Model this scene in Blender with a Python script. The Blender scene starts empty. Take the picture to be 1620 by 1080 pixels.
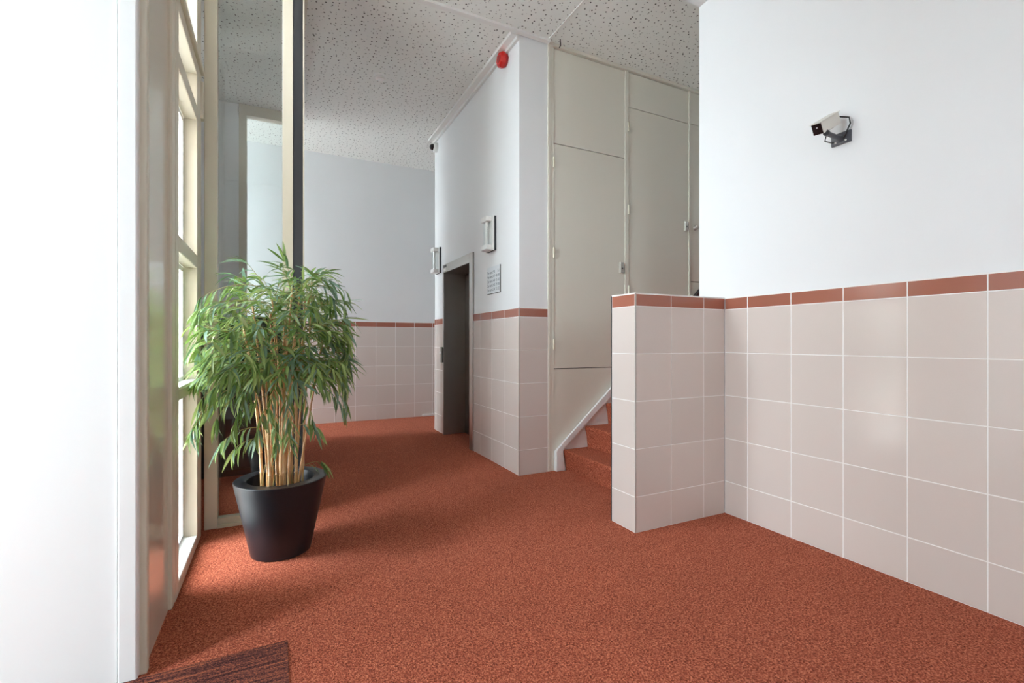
import bpy, bmesh, math, random
from mathutils import Vector, Matrix

scene = bpy.context.scene
C = scene.collection

# ------------------------------------------------------------------ camera
F_PX, YAW, CAM_H = 752.2, math.radians(26.413), 1.2027
cam_data = bpy.data.cameras.new('camera')
cam_data.sensor_width = 36.0
cam_data.lens = 36.0 * F_PX / 1620.0
cam_data.clip_start = 0.02
cam = bpy.data.objects.new('camera', cam_data)
C.objects.link(cam)
cam.location = (0, 0, CAM_H)
cam.rotation_euler = (math.radians(90), 0, -YAW)
scene.camera = cam

# ------------------------------------------------------------------ world, light, exposure
world = bpy.data.worlds.new('overcast_sky')
scene.world = world
world.use_nodes = True
bg = world.node_tree.nodes['Background']
bg.inputs['Color'].default_value = (0.84, 0.925, 1.0, 1)
bg.inputs['Strength'].default_value = 30.0

def portal(name, loc, rot, sx, sy):
    l = bpy.data.lights.new(name, 'AREA')
    l.shape = 'RECTANGLE'
    l.size, l.size_y = sx, sy
    l.cycles.is_portal = True
    o = bpy.data.objects.new(name, l)
    C.objects.link(o)
    o.location = loc
    o.rotation_euler = rot
    return o
R90 = math.pi / 2
# portals guide daylight sampling at the openings of the hall (they emit nothing themselves)
portal('sky_portal', (-0.60, 3.02, 1.75), (0, -R90, 0), 3.4, 0.75)
portal('sky_portal', (-2.40, 1.25, 1.75), (0, -R90, 0), 3.6, 0.56)
portal('sky_portal', (0.85, -1.42, 2.0), (R90, 0, 0), 0.5, 0.86)
portal('sky_portal', (-1.37, 5.2, 3.5), (0, -R90, 0), 0.4, 0.4)
portal('sky_portal', (-3.46, 7.03, 2.0), (0, -R90, 0), 3.8, 0.90)

scene.view_settings.view_transform = 'Standard'
scene.view_settings.look = 'None'
scene.view_settings.exposure = 0.07
scene.view_settings.gamma = 1.0
scene.view_settings.use_curve_mapping = False
scene.cycles.use_denoising = True
scene.cycles.max_bounces = 11
scene.cycles.diffuse_bounces = 6
scene.cycles.transparent_max_bounces = 16
scene.cycles.caustics_reflective = False
scene.cycles.caustics_refractive = False

# ------------------------------------------------------------------ materials
def new_mat(name):
    m = bpy.data.materials.new(name)
    m.use_nodes = True
    nt = m.node_tree
    return m, nt, nt.nodes['Principled BSDF']

def N(nt, t, **kw):
    n = nt.nodes.new(t)
    for k, v in kw.items():
        setattr(n, k, v)
    return n

def paint(name, col, rough=0.5, bump=0.0, bscale=200, metallic=0.0, spec=0.5, vary=0.0, vscale=3.0, coat=0.0):
    m, nt, b = new_mat(name)
    b.inputs['Base Color'].default_value = (*col, 1)
    b.inputs['Roughness'].default_value = rough
    b.inputs['Metallic'].default_value = metallic
    b.inputs['Specular IOR Level'].default_value = spec
    b.inputs['Coat Weight'].default_value = coat
    tc = N(nt, 'ShaderNodeTexCoord')
    if vary:
        nz = N(nt, 'ShaderNodeTexNoise')
        nz.inputs['Scale'].default_value = vscale
        nz.inputs['Detail'].default_value = 4
        nt.links.new(tc.outputs['Object'], nz.inputs['Vector'])
        mx = N(nt, 'ShaderNodeMix', data_type='RGBA')
        mx.inputs[6].default_value = (*[c * (1 - vary) for c in col], 1)
        mx.inputs[7].default_value = (*[min(1, c * (1 + vary)) for c in col], 1)
        nt.links.new(nz.outputs['Fac'], mx.inputs[0])
        nt.links.new(mx.outputs[2], b.inputs['Base Color'])
    if bump:
        nz = N(nt, 'ShaderNodeTexNoise')
        nz.inputs['Scale'].default_value = bscale
        nz.inputs['Detail'].default_value = 3
        nt.links.new(tc.outputs['Object'], nz.inputs['Vector'])
        bp = N(nt, 'ShaderNodeBump')
        bp.inputs['Strength'].default_value = bump
        bp.inputs['Distance'].default_value = 0.002
        nt.links.new(nz.outputs['Fac'], bp.inputs['Height'])
        nt.links.new(bp.outputs['Normal'], b.inputs['Normal'])
    return m

def tile_mat(name, col, dev, rough):
    m, nt, b = new_mat(name)
    oi = N(nt, 'ShaderNodeObjectInfo')
    tc = N(nt, 'ShaderNodeTexCoord')
    nz = N(nt, 'ShaderNodeTexNoise')
    nz.inputs['Scale'].default_value = 160
    nz.inputs['Detail'].default_value = 2
    nt.links.new(tc.outputs['Object'], nz.inputs['Vector'])
    ad = N(nt, 'ShaderNodeMath', operation='MULTIPLY_ADD')
    ad.inputs[1].default_value = 0.35
    nt.links.new(nz.outputs['Fac'], ad.inputs[0])
    ml = N(nt, 'ShaderNodeMath', operation='MULTIPLY')
    ml.inputs[1].default_value = 0.65
    nt.links.new(oi.outputs['Random'], ml.inputs[0])
    nt.links.new(ml.outputs[0], ad.inputs[2])
    mx = N(nt, 'ShaderNodeMix', data_type='RGBA')
    mx.inputs[6].default_value = (*[c * (1 - dev) for c in col], 1)
    mx.inputs[7].default_value = (*[min(1, c * (1 + dev)) for c in col], 1)
    nt.links.new(ad.outputs[0], mx.inputs[0])
    nt.links.new(mx.outputs[2], b.inputs['Base Color'])
    b.inputs['Roughness'].default_value = rough
    b.inputs['Specular IOR Level'].default_value = 0.5
    return m

def carpet_mat():
    m, nt, b = new_mat('rust_carpet')
    tc = N(nt, 'ShaderNodeTexCoord')
    n1 = N(nt, 'ShaderNodeTexNoise'); n1.inputs['Scale'].default_value = 135; n1.inputs['Detail'].default_value = 3; n1.inputs['Roughness'].default_value = 0.7
    n2 = N(nt, 'ShaderNodeTexVoronoi'); n2.inputs['Scale'].default_value = 210
    n3 = N(nt, 'ShaderNodeTexNoise'); n3.inputs['Scale'].default_value = 2.2; n3.inputs['Detail'].default_value = 3
    for n in (n1, n2, n3):
        nt.links.new(tc.outputs['Object'], n.inputs['Vector'])
    r = N(nt, 'ShaderNodeValToRGB')
    e = r.color_ramp.elements
    e[0].position = 0.34; e[0].color = (0.12, 0.017, 0.007, 1)
    e[1].position = 0.66; e[1].color = (0.73, 0.245, 0.132, 1)
    k = e.new(0.5); k.color = (0.40, 0.090, 0.047, 1)
    nt.links.new(n1.outputs['Fac'], r.inputs['Fac'])
    hs = N(nt, 'ShaderNodeHueSaturation')
    mr = N(nt, 'ShaderNodeMapRange'); mr.inputs[3].default_value = 0.88; mr.inputs[4].default_value = 1.12
    nt.links.new(n3.outputs['Fac'], mr.inputs[0])
    nt.links.new(mr.outputs[0], hs.inputs['Value'])
    nt.links.new(r.outputs['Color'], hs.inputs['Color'])
    nt.links.new(hs.outputs['Color'], b.inputs['Base Color'])
    b.inputs['Roughness'].default_value = 0.95
    b.inputs['Specular IOR Level'].default_value = 0.1
    b.inputs['Sheen Weight'].default_value = 0.06
    b.inputs['Sheen Roughness'].default_value = 0.5
    b.inputs['Sheen Tint'].default_value = (1, 0.75, 0.65, 1)
    bp = N(nt, 'ShaderNodeBump'); bp.inputs['Strength'].default_value = 0.9; bp.inputs['Distance'].default_value = 0.004
    nt.links.new(n2.outputs['Distance'], bp.inputs['Height'])
    nt.links.new(bp.outputs['Normal'], b.inputs['Normal'])
    return m

def mat_stripes():
    m, nt, b = new_mat('striped_mat')
    tc = N(nt, 'ShaderNodeTexCoord')
    mp = N(nt, 'ShaderNodeMapping'); mp.inputs['Scale'].default_value = (1.2, 46, 1)
    nt.links.new(tc.outputs['Object'], mp.inputs['Vector'])
    n1 = N(nt, 'ShaderNodeTexNoise'); n1.inputs['Scale'].default_value = 1.6; n1.inputs['Detail'].default_value = 3; n1.inputs['Roughness'].default_value = 0.75
    nt.links.new(mp.outputs['Vector'], n1.inputs['Vector'])
    n2 = N(nt, 'ShaderNodeTexNoise'); n2.inputs['Scale'].default_value = 190
    nt.links.new(tc.outputs['Object'], n2.inputs['Vector'])
    ad = N(nt, 'ShaderNodeMath', operation='MULTIPLY_ADD'); ad.inputs[1].default_value = 0.45
    nt.links.new(n2.outputs['Fac'], ad.inputs[0])
    ml = N(nt, 'ShaderNodeMath', operation='MULTIPLY'); ml.inputs[1].default_value = 0.62
    nt.links.new(n1.outputs['Fac'], ml.inputs[0]); nt.links.new(ml.outputs[0], ad.inputs[2])
    r = N(nt, 'ShaderNodeValToRGB')
    e = r.color_ramp.elements
    e[0].position = 0.44; e[0].color = (0.040, 0.017, 0.018, 1)
    e[1].position = 0.64; e[1].color = (0.42, 0.13, 0.065, 1)
    k = e.new(0.54); k.color = (0.15, 0.050, 0.040, 1)
    nt.links.new(ad.outputs[0], r.inputs['Fac'])
    nt.links.new(r.outputs['Color'], b.inputs['Base Color'])
    b.inputs['Roughness'].default_value = 0.95
    b.inputs['Specular IOR Level'].default_value = 0.1
    bp = N(nt, 'ShaderNodeBump'); bp.inputs['Strength'].default_value = 0.8; bp.inputs['Distance'].default_value = 0.004
    nt.links.new(ad.outputs[0], bp.inputs['Height'])
    nt.links.new(bp.outputs['Normal'], b.inputs['Normal'])
    return m

def ceiling_mat():
    # white acoustic plasterboard with scattered round perforations
    m, nt, b = new_mat('perforated_board')
    tc = N(nt, 'ShaderNodeTexCoord')
    def dots(scale, rmin, rmax, seed):
        mp = N(nt, 'ShaderNodeMapping'); mp.inputs['Location'].default_value = (seed, seed * 0.7, 0)
        nt.links.new(tc.outputs['Object'], mp.inputs['Vector'])
        v = N(nt, 'ShaderNodeTexVoronoi', voronoi_dimensions='2D')
        v.inputs['Scale'].default_value = scale
        v.inputs['Randomness'].default_value = 0.85
        nt.links.new(mp.outputs['Vector'], v.inputs['Vector'])
        sp = N(nt, 'ShaderNodeSeparateColor')
        nt.links.new(v.outputs['Color'], sp.inputs[0])
        th = N(nt, 'ShaderNodeMapRange'); th.inputs[3].default_value = rmin; th.inputs[4].default_value = rmax
        nt.links.new(sp.outputs[0], th.inputs[0])
        sb = N(nt, 'ShaderNodeMath', operation='SUBTRACT')
        nt.links.new(th.outputs[0], sb.inputs[0]); nt.links.new(v.outputs['Distance'], sb.inputs[1])
        q = N(nt, 'ShaderNodeMath', operation='MULTIPLY', use_clamp=True); q.inputs[1].default_value = 22
        nt.links.new(sb.outputs[0], q.inputs[0])
        return q
    a = dots(16.5, 0.085, 0.15, 0.0)
    c = dots(20.0, 0.0, 0.13, 3.3)
    c2 = N(nt, 'ShaderNodeMath', operation='MULTIPLY'); c2.inputs[1].default_value = 0.6
    nt.links.new(c.outputs[0], c2.inputs[0])
    mxm = N(nt, 'ShaderNodeMath', operation='MAXIMUM')
    nt.links.new(a.outputs[0], mxm.inputs[0]); nt.links.new(c2.outputs[0], mxm.inputs[1])
    mx = N(nt, 'ShaderNodeMix', data_type='RGBA')
    mx.inputs[6].default_value = (0.85, 0.87, 0.84, 1)
    mx.inputs[7].default_value = (0.10, 0.097, 0.09, 1)
    nt.links.new(mxm.outputs[0], mx.inputs[0])
    nt.links.new(mx.outputs[2], b.inputs['Base Color'])
    b.inputs['Roughness'].default_value = 0.8
    b.inputs['Specular IOR Level'].default_value = 0.2
    inv = N(nt, 'ShaderNodeMath', operation='SUBTRACT'); inv.inputs[0].default_value = 1.0
    nt.links.new(mxm.outputs[0], inv.inputs[1])
    bp = N(nt, 'ShaderNodeBump'); bp.inputs['Strength'].default_value = 0.4; bp.inputs['Distance'].default_value = 0.006
    nt.links.new(inv.outputs[0], bp.inputs['Height'])
    nt.links.new(bp.outputs['Normal'], b.inputs['Normal'])
    return m

def glass_mat(name, tint=(1, 1, 1), refl=1.0):
    m = bpy.data.materials.new(name)
    m.use_nodes = True
    nt = m.node_tree
    nt.nodes.clear()
    out = N(nt, 'ShaderNodeOutputMaterial')
    tr = N(nt, 'ShaderNodeBsdfTransparent'); tr.inputs['Color'].default_value = (*tint, 1)
    gl = N(nt, 'ShaderNodeBsdfGlossy'); gl.inputs['Roughness'].default_value = 0.0
    ge = N(nt, 'ShaderNodeNewGeometry')
    dt = N(nt, 'ShaderNodeVectorMath', operation='DOT_PRODUCT')
    nt.links.new(ge.outputs['Incoming'], dt.inputs[0]); nt.links.new(ge.outputs['Normal'], dt.inputs[1])
    ab = N(nt, 'ShaderNodeMath', operation='ABSOLUTE'); nt.links.new(dt.outputs['Value'], ab.inputs[0])
    om = N(nt, 'ShaderNodeMath', operation='SUBTRACT', use_clamp=True); om.inputs[0].default_value = 1.0
    nt.links.new(ab.outputs[0], om.inputs[1])
    pw = N(nt, 'ShaderNodeMath', operation='POWER'); pw.inputs[1].default_value = 5.0
    nt.links.new(om.outputs[0], pw.inputs[0])
    sc_ = N(nt, 'ShaderNodeMath', operation='MULTIPLY_ADD'); sc_.inputs[1].default_value = 0.96; sc_.inputs[2].default_value = 0.04
    nt.links.new(pw.outputs[0], sc_.inputs[0])
    mu = N(nt, 'ShaderNodeMath', operation='MULTIPLY', use_clamp=True); mu.inputs[1].default_value = refl
    nt.links.new(sc_.outputs[0], mu.inputs[0])
    mx = N(nt, 'ShaderNodeMixShader')
    nt.links.new(mu.outputs[0], mx.inputs[0])
    nt.links.new(tr.outputs[0], mx.inputs[1]); nt.links.new(gl.outputs[0], mx.inputs[2])
    nt.links.new(mx.outputs[0], out.inputs['Surface'])
    return m

def steel_mat(name, col, rough):
    m, nt, b = new_mat(name)
    tc = N(nt, 'ShaderNodeTexCoord')
    mp = N(nt, 'ShaderNodeMapping'); mp.inputs['Scale'].default_value = (300, 300, 1.5)
    nt.links.new(tc.outputs['Object'], mp.inputs['Vector'])
    nz = N(nt, 'ShaderNodeTexNoise'); nz.inputs['Scale'].default_value = 1.0
    nt.links.new(mp.outputs['Vector'], nz.inputs['Vector'])
    mr = N(nt, 'ShaderNodeMapRange'); mr.inputs[3].default_value = rough - 0.07; mr.inputs[4].default_value = rough + 0.1
    nt.links.new(nz.outputs['Fac'], mr.inputs[0])
    nt.links.new(mr.outputs[0], b.inputs['Roughness'])
    b.inputs['Base Color'].default_value = (*col, 1)
    b.inputs['Metallic'].default_value = 1.0
    return m

def leaf_mat():
    m, nt, b = new_mat('bamboo_leaf')
    oi = N(nt, 'ShaderNodeObjectInfo')
    ge = N(nt, 'ShaderNodeNewGeometry')
    ad = N(nt, 'ShaderNodeMath', operation='ADD')
    nt.links.new(oi.outputs['Random'], ad.inputs[0]); nt.links.new(ge.outputs['Random Per Island'], ad.inputs[1])
    fr = N(nt, 'ShaderNodeMath', operation='FRACT')
    nt.links.new(ad.outputs[0], fr.inputs[0])
    r = N(nt, 'ShaderNodeValToRGB')
    e = r.color_ramp.elements
    e[0].position = 0.0; e[0].color = (0.11, 0.20, 0.045, 1)
    e[1].position = 1.0; e[1].color = (0.24, 0.38, 0.29, 1)
    k = e.new(0.35); k.color = (0.22, 0.34, 0.085, 1)
    k = e.new(0.6); k.color = (0.40, 0.50, 0.17, 1)
    k = e.new(0.78); k.color = (0.15, 0.26, 0.13, 1)
    nt.links.new(fr.outputs[0], r.inputs['Fac'])
    nt.links.new(r.outputs['Color'], b.inputs['Base Color'])
    b.inputs['Roughness'].default_value = 0.42
    b.inputs['Specular IOR Level'].default_value = 0.5
    tl = N(nt, 'ShaderNodeBsdfTranslucent')
    nt.links.new(r.outputs['Color'], tl.inputs['Color'])
    mx = N(nt, 'ShaderNodeMixShader'); mx.inputs[0].default_value = 0.32
    out = nt.nodes['Material Output']
    nt.links.new(b.outputs[0], mx.inputs[1]); nt.links.new(tl.outputs[0], mx.inputs[2])
    nt.links.new(mx.outputs[0], out.inputs['Surface'])
    return m

def cane_mat():
    m, nt, b = new_mat('bamboo_cane')
    oi = N(nt, 'ShaderNodeObjectInfo')
    tc = N(nt, 'ShaderNodeTexCoord')
    mp = N(nt, 'ShaderNodeMapping'); mp.inputs['Scale'].default_value = (40, 40, 7)
    nt.links.new(tc.outputs['Object'], mp.inputs['Vector'])
    nz = N(nt, 'ShaderNodeTexNoise'); nz.inputs['Scale'].default_value = 1; nz.inputs['Detail'].default_value = 4
    nt.links.new(mp.outputs['Vector'], nz.inputs['Vector'])
    ad = N(nt, 'ShaderNodeMath', operation='MULTIPLY_ADD'); ad.inputs[1].default_value = 0.3; 
    nt.links.new(oi.outputs['Random'], ad.inputs[0]); nt.links.new(nz.outputs['Fac'], ad.inputs[2])
    r = N(nt, 'ShaderNodeValToRGB')
    e = r.color_ramp.elements
    e[0].position = 0.35; e[0].color = (0.30, 0.13, 0.045, 1)
    e[1].position = 0.95; e[1].color = (0.72, 0.47, 0.24, 1)
    k = e.new(0.62); k.color = (0.56, 0.29, 0.11, 1)
    nt.links.new(ad.outputs[0], r.inputs['Fac'])
    nt.links.new(r.outputs['Color'], b.inputs['Base Color'])
    b.inputs['Roughness'].default_value = 0.45
    return m

def brick_mat():
    m, nt, b = new_mat('grey_brickwork')
    tc = N(nt, 'ShaderNodeTexCoord')
    mp = N(nt, 'ShaderNodeMapping'); mp.inputs['Rotation'].default_value = (R90, 0, 0)
    nt.links.new(tc.outputs['Object'], mp.inputs['Vector'])
    br = N(nt, 'ShaderNodeTexBrick')
    br.inputs['Color1'].default_value = (0.55, 0.49, 0.43, 1)
    br.inputs['Color2'].default_value = (0.46, 0.40, 0.35, 1)
    br.inputs['Mortar'].default_value = (0.66, 0.64, 0.61, 1)
    br.inputs['Scale'].default_value = 1.0
    br.inputs['Mortar Size'].default_value = 0.006
    br.inputs['Brick Width'].default_value = 0.21
    br.inputs['Row Height'].default_value = 0.062
    nt.links.new(mp.outputs['Vector'], br.inputs['Vector'])
    nt.links.new(br.outputs['Color'], b.inputs['Base Color'])
    b.inputs['Roughness'].default_value = 0.9
    return m

M = {}
M['plaster'] = paint('white_plaster', (0.83, 0.84, 0.85), 0.75, bump=0.12, bscale=90, vary=0.015, spec=0.25)
M['smooth_white'] = paint('smooth_white_paint', (0.85, 0.86, 0.86), 0.35, vary=0.01)
M['grout'] = paint('pale_grout', (0.88, 0.86, 0.84), 0.85, vary=0.03, vscale=20)
M['tile'] = tile_mat('blush_tile', (0.665, 0.588, 0.545), 0.045, 0.13)
M['border'] = tile_mat('terracotta_border', (0.37, 0.135, 0.09), 0.07, 0.16)
M['carpet'] = carpet_mat()
M['mat'] = mat_stripes()
M['ceil'] = ceiling_mat()
M['cream'] = paint('cream_paint', (0.66, 0.61, 0.50), 0.38, vary=0.015)
M['closet'] = paint('closet_cream', (0.79, 0.765, 0.675), 0.42, vary=0.02, vscale=1.5)
M['beige_gloss'] = paint('beige_gloss_panel', (0.66, 0.59, 0.49), 0.12, vary=0.01, spec=0.6)
M['steel'] = steel_mat('brushed_steel', (0.50, 0.48, 0.45), 0.34)
M['darksteel'] = steel_mat('dark_brushed_steel', (0.20, 0.18, 0.165), 0.32)
M['chrome'] = paint('satin_metal', (0.66, 0.64, 0.59), 0.25, metallic=0.45)
M['dark'] = paint('dark_gap', (0.015, 0.013, 0.012), 0.6)
M['black_metal'] = paint('charcoal_metal', (0.028, 0.029, 0.033), 0.4)
M['planter'] = paint('black_planter', (0.011, 0.012, 0.016), 0.34, bump=0.03, bscale=300)
M['soil'] = paint('dark_soil', (0.02, 0.014, 0.010), 0.95, bump=1.0, bscale=60)
M['leaf'] = leaf_mat()
M['cane'] = cane_mat()
M['twig'] = paint('leaf_twig', (0.33, 0.27, 0.10), 0.6)
M['red'] = paint('red_plastic', (0.62, 0.018, 0.014), 0.25)
M['darkred'] = paint('red_plastic_base', (0.36, 0.010, 0.010), 0.3)
M['white_plastic'] = paint('white_plastic', (0.82, 0.82, 0.80), 0.3)
M['ivory_metal'] = paint('ivory_metal', (0.74, 0.72, 0.66), 0.35)
M['smoked'] = paint('smoked_front', (0.02, 0.012, 0.012), 0.08)
M['cctv_grey'] = paint('bracket_grey', (0.07, 0.07, 0.085), 0.4)
M['cable'] = paint('black_cable', (0.012, 0.012, 0.013), 0.45)
M['sign'] = paint('brushed_sign', (0.72, 0.76, 0.79), 0.35)
M['ink'] = paint('sign_ink', (0.14, 0.17, 0.20), 0.6)
M['pane'] = glass_mat('window_glass', (0.96, 0.98, 0.97), 1.0)
M['solar'] = glass_mat('solar_window_glass', (0.97, 0.98, 0.97), 1.0)
M['tinted'] = glass_mat('tinted_partition_glass', (0.92, 0.95, 0.94), 1.6)
M['lampglass'] = glass_mat('lamp_glass', (0.96, 0.98, 0.98), 1.0)
M['brick'] = brick_mat()
M['paving'] = paint('grey_paving', (0.42, 0.41, 0.39), 0.9, vary=0.1)
M['dark_cabinet'] = paint('charcoal_cabinet', (0.020, 0.019, 0.022), 0.35)
M['brass'] = paint('aged_hinge', (0.80, 0.76, 0.62), 0.3, metallic=0.2)

# ------------------------------------------------------------------ mesh helpers
class MB:
    def __init__(s): s.v = []; s.f = []
    def quadbox(s, p):
        n = len(s.v); s.v += [Vector(q) for q in p]
        for f in ((0, 3, 2, 1), (4, 5, 6, 7), (0, 1, 5, 4), (1, 2, 6, 5), (2, 3, 7, 6), (3, 0, 4, 7)):
            s.f.append([n + i for i in f])
        return s
    def box(s, x0, x1, y0, y1, z0, z1):
        return s.quadbox([(x0, y0, z0), (x1, y0, z0), (x1, y1, z0), (x0, y1, z0), (x0, y0, z1), (x1, y0, z1), (x1, y1, z1), (x0, y1, z1)])
    def prism_y(s, poly, y0, y1):      # poly of (x, z), counter-clockwise seen from -Y
        n = len(s.v); k = len(poly)
        s.v += [Vector((x, y0, z)) for x, z in poly] + [Vector((x, y1, z)) for x, z in poly]
        s.f.append([n + i for i in range(k)])
        s.f.append([n + k + i for i in reversed(range(k))])
        for i in range(k):
            j = (i + 1) % k
            s.f.append([n + j, n + i, n + k + i, n + k + j])
        return s
    def tube(s, pts, rad, sides=6, cap=True):
        pts = [Vector(p) for p in pts]
        if not isinstance(rad, (list, tuple)): rad = [rad] * len(pts)
        n = len(s.v)
        t0 = (pts[1] - pts[0]).normalized()
        ref = Vector((0, 0, 1)) if abs(t0.z) < 0.9 else Vector((1, 0, 0))
        u = t0.cross(ref).normalized()
        for i, p in enumerate(pts):
            t = (pts[min(i + 1, len(pts) - 1)] - pts[max(i - 1, 0)]).normalized()
            u = (u - t * u.dot(t)).normalized()
            w = t.cross(u)
            for a in range(sides):
                an = 2 * math.pi * a / sides
                s.v.append(p + (u * math.cos(an) + w * math.sin(an)) * rad[i])
        for i in range(len(pts) - 1):
            for a in range(sides):
                b = (a + 1) % sides
                s.f.append([n + i * sides + a, n + i * sides + b, n + (i + 1) * sides + b, n + (i + 1) * sides + a])
        if cap:
            s.f.append([n + a for a in reversed(range(sides))])
            s.f.append([n + (len(pts) - 1) * sides + a for a in range(sides)])
        return s
    def lathe(s, prof, origin, axis='z', sides=40, close=False):
        o = Vector(origin); n = len(s.v); k = len(prof)
        for r, h in prof:
            for a in range(sides):
                an = 2 * math.pi * a / sides
                c_, s_ = r * math.cos(an), r * math.sin(an)
                if axis == 'z': p = Vector((c_, s_, h))
                elif axis == '-x': p = Vector((-h, c_, -s_))
                elif axis == '-y': p = Vector((c_, -h, s_))
                s.v.append(o + p)
        for i in range(k - 1):
            for a in range(sides):
                b = (a + 1) % sides
                s.f.append([n + i * sides + a, n + i * sides + b, n + (i + 1) * sides + b, n + (i + 1) * sides + a])
        s.f.append([n + a for a in reversed(range(sides))])
        s.f.append([n + (k - 1) * sides + a for a in range(sides)])
        return s
    def mesh(s, name, origin, bevel=0.0, smooth=False, seg=2):
        me = bpy.data.meshes.new(name)
        me.from_pydata([v - origin for v in s.v], [], s.f)
        bm = bmesh.new(); bm.from_mesh(me)
        bmesh.ops.recalc_face_normals(bm, faces=bm.faces)
        if bevel:
            ed = [e for e in bm.edges if len(e.link_faces) == 2 and e.calc_face_angle(0) > 0.5]
            bmesh.ops.bevel(bm, geom=ed, offset=bevel, segments=seg, profile=0.5, affect='EDGES', clamp_overlap=True)
        bm.to_mesh(me); bm.free()
        if smooth:
            for p in me.polygons: p.use_smooth = True
            try: me.set_sharp_from_angle(angle=math.radians(40))
            except Exception: pass
        return me
    def build(s, name, mat, parent=None, bevel=0.0, smooth=False, seg=2):
        lo = Vector((min(v.x for v in s.v), min(v.y for v in s.v), min(v.z for v in s.v)))
        hi = Vector((max(v.x for v in s.v), max(v.y for v in s.v), max(v.z for v in s.v)))
        og = (lo + hi) / 2
        if parent is None: og.z = lo.z
        me = s.mesh(name, og, bevel, smooth, seg)
        me.materials.append(M[mat])
        return place(name, me, og, parent)

def place(name, data, loc, parent=None, rz=0.0):
    o = bpy.data.objects.new(name, data)
    C.objects.link(o)
    o.location = Vector(loc) - (world_loc[parent] if parent is not None else Vector())
    o.rotation_euler = (0, 0, rz)
    world_loc[o] = Vector(loc)
    if parent is not None: o.parent = parent
    return o
world_loc = {}

def empty(name, loc):
    o = bpy.data.objects.new(name, None)
    C.objects.link(o)
    o.location = loc
    o.empty_display_size = 0.1
    world_loc[o] = Vector(loc)
    return o
def tag(o, label=None, cat=None, group=None, kind=None):
    if label: o['label'] = label
    if cat: o['category'] = cat
    if group: o['group'] = group
    if kind: o['kind'] = kind
    return o
def struct(o, label=None, cat='structure'):
    return tag(o, label, cat, kind='structure')

# ------------------------------------------------------------------ dimensions
ZT, BORD, S = 1.504, 0.0787, 0.30
ROWS = [0.0] + [ZT - BORD - k * S for k in (4, 3, 2, 1, 0)] + [ZT]
CEIL, CEIL_F = 3.97, 3.70
XR, YH, XE, YHB = 2.827, 2.328, 2.0206, 2.565
XV, YV = 1.950, 3.789
YB = 7.49
YC = 3.80

_tm = {}
def tile_mesh(w, h, kind):
    key = (round(w, 4), round(h, 4), kind)
    if key in _tm: return _tm[key]
    g, c, d = 0.0025, 0.0014, 0.007           # half joint, chamfer, thickness
    a, b = w / 2 - g, h / 2 - g
    v = [(-a, d, -b), (a, d, -b), (a, d, b), (-a, d, b),
         (-a, c, -b), (a, c, -b), (a, c, b), (-a, c, b),
         (-a + c, 0, -b + c), (a - c, 0, -b + c), (a - c, 0, b - c), (-a + c, 0, b - c)]
    f = [(8, 9, 10, 11)]
    for lo in (0, 4):
        for i in range(4):
            j = (i + 1) % 4
            f.append((lo + i, lo + j, lo + 4 + j, lo + 4 + i))
    me = bpy.data.meshes.new(kind)
    me.from_pydata(v, [], f)
    me.materials.append(M['border' if kind == 'border_tile' else 'tile'])
    _tm[key] = me
    return me

def tiles(parent, base, rz, edges):
    """tile a wall face: base (x, y) is u = 0 on the face; local u runs along the face, rz turns the face (0 faces -Y)."""
    ux, uy = math.cos(rz), math.sin(rz)
    for r in range(len(ROWS) - 1):
        z0, z1 = ROWS[r], ROWS[r + 1]
        kind = 'border_tile' if r == len(ROWS) - 2 else 'tile'
        for i in range(len(edges) - 1):
            u0, u1 = edges[i], edges[i + 1]
            u = (u0 + u1) / 2
            place(kind, tile_mesh(u1 - u0, z1 - z0, kind), (base[0] + ux * u, base[1] + uy * u, (z0 + z1) / 2), parent, rz)

# ------------------------------------------------------------------ floor, ceiling, ground
fl = MB().box(-0.53, 5.4, -1.4, 7.7, -0.12, 0.0).box(-2.34, -0.53, -1.4, 2.2, -0.12, 0.0).box(-1.3, -0.53, 3.6, 7.7, -0.12, 0.0).box(-3.5, -1.3, 6.38, 7.7, -0.12, 0.0).build('floor', 'carpet')
struct(fl, 'rust red looped carpet covering the whole hall floor', 'floor')
ce = MB().box(-0.54, 5.4, 2.561, 7.7, CEIL, CEIL + 0.1).box(-1.35, -0.54, 3.58, 7.7, CEIL, CEIL + 0.1).box(-3.55, -1.35, 6.3, 7.7, CEIL, CEIL + 0.1).build('ceiling', 'ceil')
struct(ce, 'white perforated acoustic board ceiling over hall and stairs', 'ceiling')
cf = MB().box(-2.36, -0.54, -1.4, 2.2, CEIL_F, CEIL + 0.1).box(-0.54, 3.0, -1.4, 2.561, CEIL_F, CEIL + 0.1).build('ceiling_entrance', 'plaster')
struct(cf, 'smooth lower ceiling above the entrance end', 'ceiling')
gr = MB().box(-14, 14, -14, 20, -0.25, -0.13).build('ground', 'paving')
struct(gr, 'grey paving outside the entrance', 'ground')

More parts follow.
